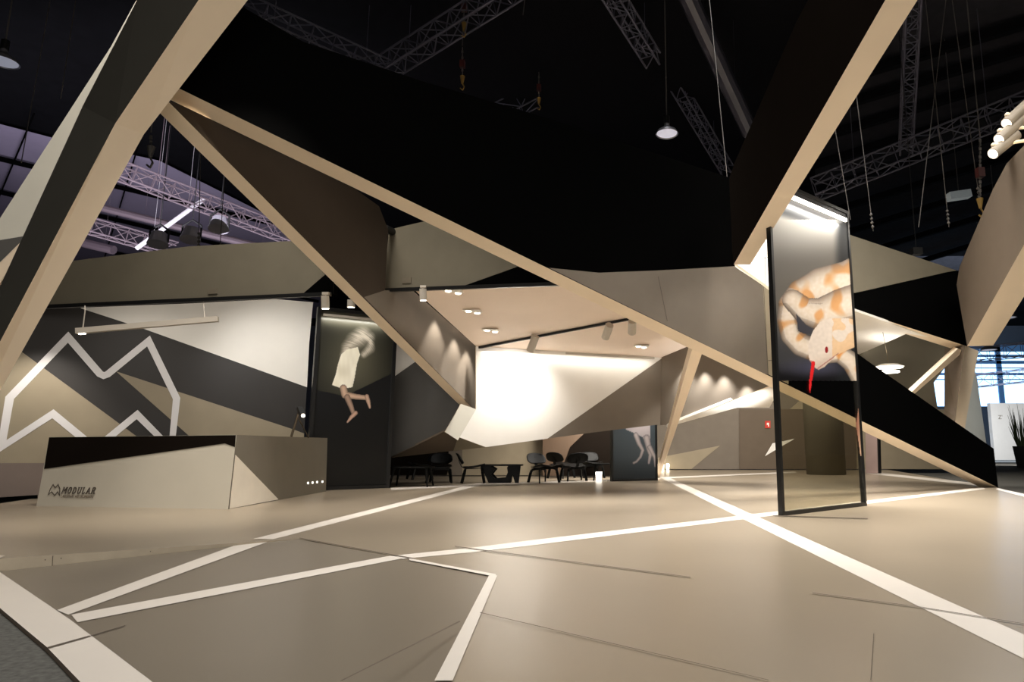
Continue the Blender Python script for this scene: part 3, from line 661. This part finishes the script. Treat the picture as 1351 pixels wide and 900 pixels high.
# snake
S_A = [(1150, 352, 24), (1120, 372, 28), (1085, 380, 27), (1058, 388, 20), (1043, 402, 16), (1039, 422, 14), (1044, 442, 14), (1057, 455, 15), (1075, 462, 15)]
S_B = [(1046, 396, 14), (1062, 410, 17), (1085, 415, 22), (1110, 405, 24), (1145, 395, 26)]
S_C = [(1090, 470, 10), (1108, 466, 12), (1124, 478, 13), (1134, 498, 12), (1142, 525, 10)]
S_H = [(1067, 451), (1066, 463), (1068, 475), (1073, 484), (1080, 488), (1088, 484), (1103, 469), (1118, 462), (1133, 456), (1135, 424), (1118, 420), (1095, 420), (1082, 425), (1073, 436)]
def snake(px, py):
    tg_ = py > 500 and abs(px - (1069.2 - (py - 503) * .04)) < 1.9 - max(0, py - 510) * .14 and py < 521
    if tg_: return (200, 36, 40)
    if py > 503 and not (py < 602 and px > 1129 + abs(py - 560) * .14): return None
    nz = noise.noise(Vector((px * .055, py * .055, 3.1))); n2 = noise.noise(Vector((px * .25, py * .25, 1.0)))
    bg = mixc((188, 184, 176), (96, 92, 86), smooth(280, 350, py)); bg = mixc(bg, (58, 58, 60), smooth(400, 470, py))
    dk = smooth(1085, 1125, px) * smooth(455, 470, py); bg = mixc(bg, (8, 7, 9), max(dk, smooth(475, 500, py) * .8))
    if px > 1095: bg = mixc(bg, (30, 32, 34), smooth(1097, 1112, px))
    if py < 290: bg = mixc(bg, (40, 40, 42), smooth(292, 278, py - (px - 1035) * .36) )
    sh = math.hypot((px - 1075) / 55, (py - 485) / 16)
    if sh < 1: bg = mixc((66, 66, 84), bg, sh)
    col = bg
    if py > 503: return mixc((222, 190, 160), (150, 100, 80), abs(px - 1136) / 5)
    cream, pink, org = (214, 196, 172), (180, 150, 130), (208, 142, 78)
    for P, seed in ((S_A, 0), (S_B, 5), (S_C, 9)):
        d, s, r, q = dpath(px, py, P)
        if d < 1:
            k = math.sqrt(1 - d * d); low = s if P is not S_A else -s
            body = mixc(cream, (226, 214, 202), .5 + n2 * .4)
            bl = math.sin(q * 5.0 + seed) * .6 + nz * 2.0
            if bl > .2: body = mixc(body, org, min(1, (bl - .2) * 1.5) * (.75 if P is not S_C else 1))
            lit = .5 + .5 * k - (.12 if (py - 400) > 0 and d > .6 else 0)
            col = tuple(c * lit for c in mixc(body, pink, .45 * smooth(.5, 1, d)))
    if inpoly(px, py, [(1050, 414), (1056, 420), (1064, 429), (1073, 434), (1070, 441), (1060, 440), (1053, 437)]): col = (60, 60, 66)
    if inpoly(px, py, S_H):
        cx = (px - 1068) / 60; h = mixc((226, 212, 198), (196, 172, 154), smooth(455, 486, py + (px - 1100) * .5)); 
        if px > 1098 and nz > -.05: h = mixc(h, (232, 180, 120), .55)
        if math.hypot((px - 1090.5) / 2.2, (py - 461.5) / 4.2) < 1: h = (150, 34, 34)
        if abs((py - 484) + (px - 1082) * .72) < 1.0 and 1078 < px < 1106: h = (170, 120, 110)
        if px < 1072 and py > 476: h = (196, 130, 120)
        col = tuple(c * (.95 + .03 * n2) for c in h)
    d, s, r, q = dpath(px, py, [(1073, 479, 2.4), (1070.5, 497, 2.0), (1069.5, 503, 1.6)])
    if d < 1: col = (206, 34, 36)
    return col
panel('display_panel', 'tall freestanding glass panel printed with a pale orange snake', fl(1033, 681), fl(1144, 667.5), 4.6, .05, .07, snake, (150, 520), CLEAR, bar_m=.14)
# girl
HAIR = []
rnd = random.Random(3)
for k in range(34):
    a = rnd.uniform(-1.1, .5); r_ = rnd.uniform(14, 30); HAIR.append(((471 + rnd.uniform(-4, 6), 462 + rnd.uniform(-6, 3)), (471 + math.sin(a) * r_ * .9, 462 - math.cos(a) * r_ * .95), (452 + rnd.uniform(-4, 22) + math.sin(a) * 6, 470 - rnd.uniform(-6, 16))))
def girl(px, py):
    g = math.exp(-(((px - 468) / 45) ** 2 + ((py - 480) / 55) ** 2)); top = math.exp(-((py - 418 - (px - 420) * .09) / 10) ** 2)
    bg = mixc((26, 26, 22), (104, 101, 84), g * .8); bg = mixc(bg, (120, 116, 98), top * .7)
    vline = 511 + (px - 402) * .22 if px < 455 else 522.7 - (px - 455) * .48 + 0
    if py > vline: bg = mixc((20, 21, 23), (9, 10, 11), smooth(520, 600, py))
    col = bg
    nz = noise.noise(Vector((px * .18, py * .05, 0)))
    # hair cloud
    hd = dpath(px, py, [(486, 446, 9), (478, 444, 13), (468, 450, 12), (459, 458, 9), (453, 468, 5)])
    d2 = dpath(px, py, [(489, 448, 5), (488, 460, 7), (480, 468, 5)])
    d = min(hd[0], d2[0])
    st = noise.noise(Vector((math.hypot(py - 486, px - 452) * 1.5, math.atan2(py - 486, px - 452) * 2.0, 2))) * .6
    if d < 1.15: col = mixc(col, (206, 196, 180), max(0, min(1, (1.15 - d) * 1.5 * (.62 + st))))
    DR = [(458, 461), (472, 458), (475, 468), (471, 480), (468, 498), (465, 511), (452, 513), (438, 508), (443, 494), (446, 480), (450, 468)]
    if inpoly(px, py, DR): col = mixc((255, 250, 232), (214, 206, 182), .35 + nz * .5)
    for P, c in (([(453, 512, 4.6), (455, 521, 4.6), (470, 523.5, 3.6), (484, 525, 3.0)], (204, 172, 148)), ([(484, 523, 2.8), (486, 530, 2.8), (488, 538, 1.4)], (206, 172, 150)),
                 ([(458, 524, 4.0), (463, 536, 3.4), (466, 545, 2.6)], (168, 140, 122)), ([(469, 545, 3.0), (464, 550, 2.6), (458.5, 557, 1.2)], (196, 160, 140))):
        q = dpath(px, py, P)
        if q[0] < 1: col = mixc(c, tuple(v_ * .6 for v_ in c), q[0] ** 2)
    return col
panel('display_panel', 'tall black glass panel printed with a floating girl in a white dress', fl(403, 648), fl(514, 644), 3.72, .07, .14, girl, (170, 380), SMOKE, bar_m=.09, pw=7)
# horse legs
def horse(px, py):
    bg = mixc((58, 66, 71), (40, 46, 50), smooth(600, 632, py)); col = bg
    if inpoly(px, py, [(826, 567), (838, 572), (848, 577), (852, 588), (858, 598), (866, 600), (866, 550), (826, 556)]) and px < 858: col = (150, 142, 142)
    for P in ([(839, 574, 3.4), (843, 585, 3.0), (848, 594, 2.2), (845, 603, 1.8), (840, 609, 1.6), (836, 611, 1.6)], [(853, 578, 4.5), (856, 592, 3.4), (858, 600, 2.4), (856, 611, 1.6)], [(857, 590, 3), (864, 604, 2.2), (865, 615, 1.8)]):
        q = dpath(px, py, P)
        if q[0] < 1: col = mixc((156, 146, 144), (90, 86, 88), q[0] ** 2)
    return col
panel('display_panel', 'low glass panel printed with pale horse legs beside the lounge', fl(807, 635.5), fl(868, 634), 1.9, .05, .1, horse, (90, 90), SMOKE, bar_m=0)
t = empty('display_panel', 'narrow panel far behind the snake panel at its right', 'display panel', fl(1152, 625)); pp = vplane((1144, 21), (1160, 20.6))
bm = bmesh.new(); plate(bm, [pp.hit(*q) for q in ((1142, 545), (1158, 545), (1160, 624.5), (1142, 624.5))], pp.n * .05); obj('printed_sheet', bm, mat('mauve_print', (170, 148, 142), .4), t)
bm = bmesh.new(); plate(bm, [pp.hit(*q) - pp.n * .02 for q in ((1157, 545), (1159, 545), (1161, 624.5), (1159, 624.5))], pp.n * .09); obj('frame', bm, BMETAL, t)
# red extinguisher sign on the back wall
t = empty('wall_sign', 'small red square safety sign on the brown back wall', 'sign', BK.hit(1012.5, 565))
bm = bmesh.new(); plate(bm, [BK.hit(*q) - BK.n * .05 for q in ((1009, 555.5), (1016, 555.5), (1016, 565), (1009, 565))], BK.n * .03); obj('sign_plate', bm, RED, t)
bm = bmesh.new(); plate(bm, [BK.hit(*q) - BK.n * .056 for q in ((1011.2, 558), (1014, 558), (1014.2, 563), (1012.8, 563), (1012.6, 560.5), (1011.2, 561))], BK.n * .004); obj('pictogram', bm, WHITE, t)
# cctv-like rosette, smoke plates on the fascias
for pl_, px, py, lb in ((GP, 537, 371, 'small square plate low on the fascia beside the brown wedge'), (HP, 281, 385, 'small square plate low on the long left fascia')):
    bm = bmesh.new(); plate(bm, [pl_.hit(px + dx, py + dy) - pl_.n * .012 for dx, dy in ((-6, -4), (6, -4.6), (6, 2.6), (-6, 3.2))], pl_.n * .01); tag(obj('fixing_plate', bm, mat('plate_taupe', (104, 96, 82), .5, var=0)), lb, 'plate')

# ---------------------------------------------------------------- lamps on tracks and in ceilings
def spotlamp(mount, tgt, lb, power=0, ang=45, r=.055, ln=.24, m_=GREYM, group=None, lit=True, col=WARM, blend=.6):
    t = empty('track_spotlight', lb, 'spotlight', mount, group=group)
    d = (Vector(tgt) - mount).normalized(); c = mount + Vector((0, 0, -.14))
    bm = bmesh.new(); tube(bm, mount, c, .012, seg=8); box(bm, mount + Vector((0, 0, -.02)), (.1, .05, .04)); obj('bracket', bm, m_, t)
    bm = bmesh.new(); tube(bm, c - d * ln * .4, c + d * ln * .6, r, seg=20); lb_ = obj('lamp_body', bm, m_, t)
    bm = bmesh.new(); tube(bm, c + d * ln * .6, c + d * (ln * .6 + .006), r * .86, seg=20); obj('lens', bm, GLOW if lit else GREYM, lb_)
    if power: spot('spot_lamp', c + d * (ln * .6 + .03), tgt, power, ang, blend, col)
    return t
g_ = None
def trk(name, a, b, lb, h=.05, m_=BMETAL):
    bm = bmesh.new(); bar(bm, a, b, h, h); return tag(obj(name, bm, m_), lb, 'track')
def oncp(px, py, dz=.03): p = cp.hit(px, py); return p - Vector((0, 0, dz))
trk('lighting_track', oncp(632, 457), oncp(832, 419), 'black lighting track crossing the lounge ceiling')
trk('light_profile', oncp(634, 458.5), oncp(863, 471), 'long light profile along the top of the bright wall', .05, GREYM)
bm = bmesh.new()
for (x, y, tx, ty, pw, lb) in ((704, 441, 672, 530, 230, 'grey spotlight at the left of the lounge track'), (802, 425, 770, 520, 0, 'middle grey spotlight of the lounge track'), (834, 419, 830, 520, 0, 'rightmost grey spotlight of the lounge track')):
    spotlamp(oncp(x, y), BW.hit(tx, ty), lb, pw, 140 if pw > 200 else 110, .085, .36, lit=False, col=NEUT, blend=1.0)
bm.free()
a = oncp(640, 459); b = oncp(860, 470); line_light('profile_light', a + Vector((0, -.15, -.06)), b + Vector((0, -.15, -.06)), Vector((0, .45, -2)), 13, (1, .97, .9), .04)
# twin downlights in the ceiling
for k, (x, y, lb) in enumerate(((598, 384.5, 'nearest the olive fascia'), (624, 411, 'second from the fascia'), (648, 436, 'above the bright wall corner'), (846, 457, 'at the right end of the ceiling'))):
    c = cp.hit(x, y); t = empty('recessed_downlight', 'recessed twin downlight in the lounge ceiling, ' + lb, 'downlight', c)
    nn = cp.n if cp.n.z > 0 else -cp.n
    bm = bmesh.new(); box(bm, c - nn * .005, (.34, .34, .012)); hs_ = obj('housing', bm, WHITE, t)
    for s in (-1, 1):
        bm = bmesh.new(); q = c + Vector((.07 * s, .09 * s, 0)); tube(bm, q - nn * .012, q - nn * .018, .055, seg=16); obj('lens', bm, GLOW, hs_)
    spot('downlight', c - nn * .05, c - Vector((0, 0, 3)), (90, 90, 60, 10)[k], 90, .8, NEUT)
# dark tracks under the fascias with small spotlights
for a_, b_, lb in (((GP.hit(508, 384)), (GP.hit(760, 375)), 'black track under the olive fascia by the wedge'), ((HP.hit(60, 406)), (HP.hit(438, 389)), 'black track under the long left fascia')):
    trk('lighting_track', a_ + Vector((0, -.05, 0)), b_ + Vector((0, -.05, 0)), lb, .06)
for (pl_, x, y, tx, ty, tY, pw, lb) in ((GP, 561, 379, 600, 470, 14, 90, 'small grey spotlight under the fascia by the wedge'), (HP, 434, 388, 470, 470, 13, 0, 'small grey spotlight under the left fascia, by the wedge')):
    m0 = pl_.hit(x, y) + Vector((0, -.12, 0)); spotlamp(m0, m0 + Vector((.1, .2, -2)), lb, 0, 60, .06, .2, lit=True)
m0 = at(464, 390, 12.0); spotlamp(m0, m0 + Vector((0, .2, -2)), 'small grey spotlight above the girl panel', 0, 60, .07, .14)
c = GP.hit(518, 306) - GP.n * .1; bm = bmesh.new(); tube(bm, c - GP.n * .12, c + GP.n * .1, .07, seg=18); tag(obj('security_camera', bm, BMETAL), 'small black camera at the top corner of the olive fascia', 'camera')
# three big spots at right on the wing
for k, (x, y, lx) in enumerate(((1322, 160, 'upper'), (1318, 178, 'middle'), (1310, 198, 'lower'))):
    lens = at((1328, 1318, 1310)[k], (163, 184, 203)[k], 10.6); back = at((1362, 1352, 1340)[k], (132, 154, 178)[k], 10.7)
    t = empty('wing_spotlight', lx + ' of three tubular spotlights at the top right edge', 'spotlight', lens)
    bm = bmesh.new(); tube(bm, back, lens, .1, seg=22); obj('lamp_body', bm, mat('beige_lamp_metal', (118, 110, 98), .4, var=0), t)
    d = (lens - back).normalized(); bm = bmesh.new(); tube(bm, lens, lens + d * .008, .088, seg=22); obj('lens', bm, mat('soft_lens', (255, 242, 222), emit=1.6, var=0), t)
    bm = bmesh.new(); path(bm, [lens + Vector((.03, 0, .16)), lens + Vector((.7, .05, .28))], .03); bmesh.ops.create_icosphere(bm, subdivisions=2, radius=.045, matrix=Matrix.Translation(lens + Vector((.03, 0, .16)))); obj('bracket', bm, EDGE, t)
    tg = (at(1060, 420, 9.0), at(955, 425, 10.2), fl(1120, 700))[k]
    spot('wing_spot', lens + d * .9, tg, (200, 420, 300)[k], (36, 20, 70)[k], .7)
# wash lights on the logo wall, wedge, scallops
spot('logo_wash', at(40, 412, 10.2), LG.hit(45, 575), 170, 75, .8)
spot('logo_wash', at(330, 398, 10.8), LG.hit(380, 510), 130, 90, .9, NEUT)
spot('logo_wash', at(160, 410, 10.0), LG.hit(180, 500), 40, 80, .8)
spot('desk_wash', (-3.2, 6.0, 5.4), (-5.8, 9.6, .5), 300, 60, .8)
for px in (590, 612, 650):
    pass
for (x, y, Y, tx, ty, pw) in ((890, 458, 0, 890, 600, 3.5), (905, 474, 0, 905, 600, 14), (930, 478, 0, 930, 600, 14), (955, 482, 0, 955, 600, 14), (985, 495, 0, 985, 600, 14)):
    q = RW.hit(x, y) - RW.n * .22; spot('scallop_lamp', q, q + Vector((0, .1, -2)) , pw * 12, 84, .9, NEUT, .03)
for x, y in ((575, 400), (600, 425), (616, 442)):
    q = WP.hit(x, y) - WP.n * .3; spot('wedge_lamp', q, q + WP.n * .15 - Vector((0, 0, 2)), 150, 70, .6, WARM, .03)
spot('white_panel_fill', (3.2, 10.6, 5.6), WW.hit(1000, 320), 260, 70, .9, NEUT)  # added spot without a fixture, brightens the white panel
spot('soffit_lamp', (3.4, 13.3, .6), sp.hit(975, 528), 260, 60, .9, NEUT)
# floor-level lights with glow
for x, y, lb in ((874, 615, 'left of the pair'), (881, 615, 'right of the pair')):
    c = fl(x, 620.5); bm = bmesh.new(); tube(bm, c, c + Vector((0, 0, .13)), .05, seg=12); bmesh.ops.create_icosphere(bm, subdivisions=2, radius=.07, matrix=Matrix.Translation(c + Vector((0, 0, .17))))
    tag(obj('floor_lamp', bm, GLOW), 'small glowing lamp low at the far wall, ' + lb, 'lamp')
t = fl(790, 633); bm = bmesh.new(); tube(bm, t, t + Vector((0, 0, .2)), .07, .09, 14); tag(obj('reflection_glow', bm, GLOWS), 'small glowing stand-in for light reflections in front of the dark lounge partition', 'lamp')  # glowing stub added for glossy light reflections, no lamp stands here
# pendant under right canopy
t = empty('disc_pendant', 'flat glowing disc pendant under the canopy at right', 'lamp', at(1172, 488, 15))
c = at(1173, 484, 15.2)
bm = bmesh.new(); tube(bm, c, c + Vector((0, 0, .06)), .34, .2, 28); obj('lamp_shade', bm, WHITE, t)
bm = bmesh.new(); tube(bm, c - Vector((0, 0, .03)), c, .3, seg=28); obj('diffuser', bm, GLOWS, t)
bm = bmesh.new(); tube(bm, c - Vector((.0, 0, .14)), c - Vector((0, 0, .1)), .22, seg=24); obj('lower_disc', bm, GLOWS, t)
top = at(1163, 429, 14.6); bm = bmesh.new(); tube(bm, c + Vector((0, 0, .05)), top, .006, seg=6); tube(bm, top, top + Vector((0, 0, .04)), .07, seg=14); obj('cable', bm, mat('brass_rose', (110, 96, 70), .4, var=0), t)
area('canopy_light', c + Vector((0, 0, .3)), c + Vector((0, 0, 2)), .8, 7, WARM)

# ---------------------------------------------------------------- lounge furniture
def curved(bm, fn, nu, nv, th, mi=0):
    """thin double-sided shell from fn(u,v) in -1..1"""
    P = [[Vector(fn(-1 + 2 * i / nu, -1 + 2 * j / nv)) for j in range(nv + 1)] for i in range(nu + 1)]
    N = [[None] * (nv + 1) for _ in range(nu + 1)]
    for i in range(nu + 1):
        for j in range(nv + 1):
            a = P[min(nu, i + 1)][j] - P[max(0, i - 1)][j]; b = P[i][min(nv, j + 1)] - P[i][max(0, j - 1)]; N[i][j] = a.cross(b).normalized() * th / 2
    T = [[bm.verts.new(P[i][j] + N[i][j]) for j in range(nv + 1)] for i in range(nu + 1)]
    Bv = [[bm.verts.new(P[i][j] - N[i][j]) for j in range(nv + 1)] for i in range(nu + 1)]
    for i in range(nu):
        for j in range(nv):
            bm.faces.new((T[i][j], T[i + 1][j], T[i + 1][j + 1], T[i][j + 1])); bm.faces.new((Bv[i][j + 1], Bv[i + 1][j + 1], Bv[i + 1][j], Bv[i][j]))
    for i in range(nu):
        bm.faces.new((T[i + 1][0], T[i][0], Bv[i][0], Bv[i + 1][0])); bm.faces.new((T[i][nv], T[i + 1][nv], Bv[i + 1][nv], Bv[i][nv]))
    for j in range(nv):
        bm.faces.new((T[0][j], T[0][j + 1], Bv[0][j + 1], Bv[0][j])); bm.faces.new((T[nu][j + 1], T[nu][j], Bv[nu][j], Bv[nu][j + 1]))
def ribbon(bm, pts, w0, th):
    for i in range(len(pts) - 1):
        a, b = Vector(pts[i][0]), Vector(pts[i + 1][0]); wa, wb = pts[i][1], pts[i + 1][1]; d = (b - a).normalized(); x = Vector((1, 0, 0)) if abs(d.x) < .9 else Vector((0, 1, 0))
        bar(bm, a - d * .004, b + d * .004, (wa + wb) / 2, th)
def make_chair():
    """low moulded plywood lounge chair; faces -Y, seat .40 high, back .68"""
    t = empty('lounge_chair', '', 'chair')
    bm = bmesh.new()
    def seat(u, v_): e = .28 * (1 - .12 * max(0, v_) ** 2 - .05 * v_ * v_); return (u * e * (1 - .15 * v_ ** 4), v_ * .26, .385 - .04 * v_ + .03 * u * u - .03 * (1 - v_ * v_) + (-.03 * max(0, -v_ - .6)))
    curved(bm, seat, 12, 12, .014); obj('seat', bm, LACQ, t, local=True, smooth=True)
    bm = bmesh.new()
    def back(u, v_): wv = .27 * math.sqrt(max(.05, 1 - .35 * v_ ** 4)) * (1 - .06 * v_); return (u * wv * (1 - .12 * abs(v_) ** 3), .30 + .07 * (v_ + 1) - .05 * u * u, .57 + v_ * .13 * (1 - .15 * u * u))
    curved(bm, back, 14, 10, .014); obj('backrest', bm, LACQ, t, local=True, smooth=True)
    for nm, y0, top, sp_ in (('front_leg', -.17, .35, .24), ('rear_leg', .20, .32, .20)):
        bm = bmesh.new(); sgn = -1 if y0 < 0 else 1; pr = []
        for s in (-1, 1):
            for k in range(7):
                q = k / 6; pr.append((Vector((s * (sp_ + .05 * (1 - q) - (.09 * max(0, q - .8) * 5 if q > .8 else 0)), y0 + sgn * .08 * (1 - q), top * min(1, q * 1.12 if q < .9 else 1)))))
        left, right = pr[:7], pr[7:]
        ch = left + right[::-1]
        for a, b in zip(ch, ch[1:]): bar(bm, a, b, .032, .06)
        obj(nm, bm, LACQ, t, local=True)
    bm = bmesh.new(); ch = [Vector((0, -.2, .345)), Vector((0, .0, .33)), Vector((0, .2, .33)), Vector((0, .30, .38)), Vector((0, .35, .48)), Vector((0, .385, .60))]
    for a, b in zip(ch, ch[1:]): bar(bm, a, b, .075, .018)
    obj('spine', bm, LACQ, t, local=True)
    return t
def dup(root, loc, rz, label):
    r = root.copy(); C.objects.link(r); r.location = loc; r.rotation_euler = (0, 0, rz); r['label'] = label
    for ch in list(root.children):
        c = ch.copy(); C.objects.link(c); c.parent = r; c.location = ch.location
    return r
proto = make_chair(); GRP = 'black moulded plywood chairs in the lounge'
proto['group'] = GRP
ch = [((625, 637), -80 + 0, 1.0, 'black plywood lounge chair left of the sculpted coffee table'),
      ((717, 637), 40, 1.0, 'black plywood lounge chair angled right of the sculpted coffee table'),
      ((740, 631), 150, 1.0, 'black plywood lounge chair behind the chair right of the coffee table'),
      ((757, 634.5), 200, 1.0, 'black plywood lounge chair turned away in front of the dark partition'),
      ((781, 630.5), 15, 1.0, 'black plywood lounge chair just left of the rightmost lounge ottoman'),
      ((580, 637), 10, 1.0, 'black plywood lounge chair nearest the left of the lounge wall end'),
      ((553, 632.5), -60, 1.0, 'black plywood lounge chair behind the low slab table'),
      ((447, 642), 120, 1.0, 'dim black chair seen behind the girl panel foot')]
for i, (p, rz, sc, lb) in enumerate(ch):
    loc = fl(*p); loc.z = .003
    if i == 7: loc = at(447, 640, 15.2); loc.z = .003
    o = proto if i == 0 else dup(proto, loc, math.radians(rz), lb)
    if i == 0: o.location = loc; o.rotation_euler = (0, 0, math.radians(100)); o['label'] = lb
# sculpted coffee table
def table(px, py, wd, dp, lb, solid=True):
    loc = fl(px, py); loc.z = .003; t = empty('coffee_table', lb, 'table', loc)
    bm = bmesh.new(); n = 28; ring = [Vector((math.cos(k * 2 * math.pi / n), math.sin(k * 2 * math.pi / n), 0)) for k in range(n)]
    pts_ = [Vector((wd / 2 * (1 if r.x > 0 else -1) * abs(r.x) ** .6, dp / 2 * (1 if r.y > 0 else -1) * abs(r.y) ** .6, .40)) for r in ring]
    plate(bm, pts_, (0, 0, .028)); obj('table_top', bm, LACQ, t, local=True)
    if solid:   # two curved trestle ends meeting in a low waist
        bm = bmesh.new()
        prof = [(-wd * .44, .40), (-wd * .40, .40), (-wd * .25, .40), (-wd * .12, .32), (-wd * .22, .2), (-wd * .12, .1), (wd * .12, .12), (wd * .17, .25), (wd * .15, .36), (wd * .18, .40), (wd * .46, .40),
                (wd * .42, .0), (wd * .34, .0), (wd * .27, .22), (wd * .24, .0), (-wd * .26, .0), (-wd * .36, .22)]
        plate(bm, [Vector((x, -.16, z)) for x, z in prof], (0, .05, 0)); obj('trestle', bm, LACQ, t, local=True)
        bm = bmesh.new(); plate(bm, [Vector((x * .92, .14, z)) for x, z in prof], (0, .05, 0)); obj('trestle', bm, LACQ, t, local=True)
    else:
        for sx in (-1, 1):
            for sy in (-1, 1):
                bm = bmesh.new(); tube(bm, (sx * wd * .36, sy * dp * .3, .40), (sx * wd * .43, sy * dp * .42, 0), .03, .018, 10); obj('leg', bm, LACQ, t, local=True)
    return t
table(661, 637, 1.05, .6, 'black sculpted coffee table between the two lounge chairs')
table(543, 642, .95, .6, 'low black slab table on slim legs just right of the girl panel', False)
table(800, 634, .75, .6, 'small black ottoman table left of the horse panel', False)
# ---------------------------------------------------------------- far hall at right
bm = bmesh.new(); px_box(bm, 1306, 532, 1460, 607, 38, .3, 0); px_box(bm, 1290, 520, 1299, 607, 37, 3, 0)
t = empty('neighbour_booth', 'bright white booth wall far behind at the right edge', 'booth', at(1340, 607, 38)); obj('wall', bm, WHT, t)
text('Z\'', .32, at(1317, 553, 37.95), Vector((1, 0, 0)), Vector((0, 1, 0)), mat('grey_letter', (150, 146, 140), .5, var=0), 0, 0, 'lettering', t)
area('booth_light', (at(1335, 560, 33)), at(1335, 575, 38), 4, 330, NEUT)
t = empty('potted_grass', 'tall grass plant in a black pot at the right edge', 'plant', at(1347, 604, 30))
c = at(1353, 604, 30); c.z = -.11
bm = bmesh.new(); tube(bm, c, c + Vector((0, 0, .95)), .42, .55, 4); obj('pot', bm, BMETAL, t)
bm = bmesh.new()
for k in range(60):
    a = random.uniform(0, 6.28); l = random.uniform(.8, 2.0); b0_ = c + Vector((.25 * math.cos(a), .25 * math.sin(a), .9)); tip = b0_ + Vector((.35 * math.cos(a) * random.random(), .35 * math.sin(a) * random.random(), l)); tube(bm, b0_, tip, .03, .004, 4)
obj('foliage', bm, mat('dark_green_leaf', (60, 74, 44), .6), t)
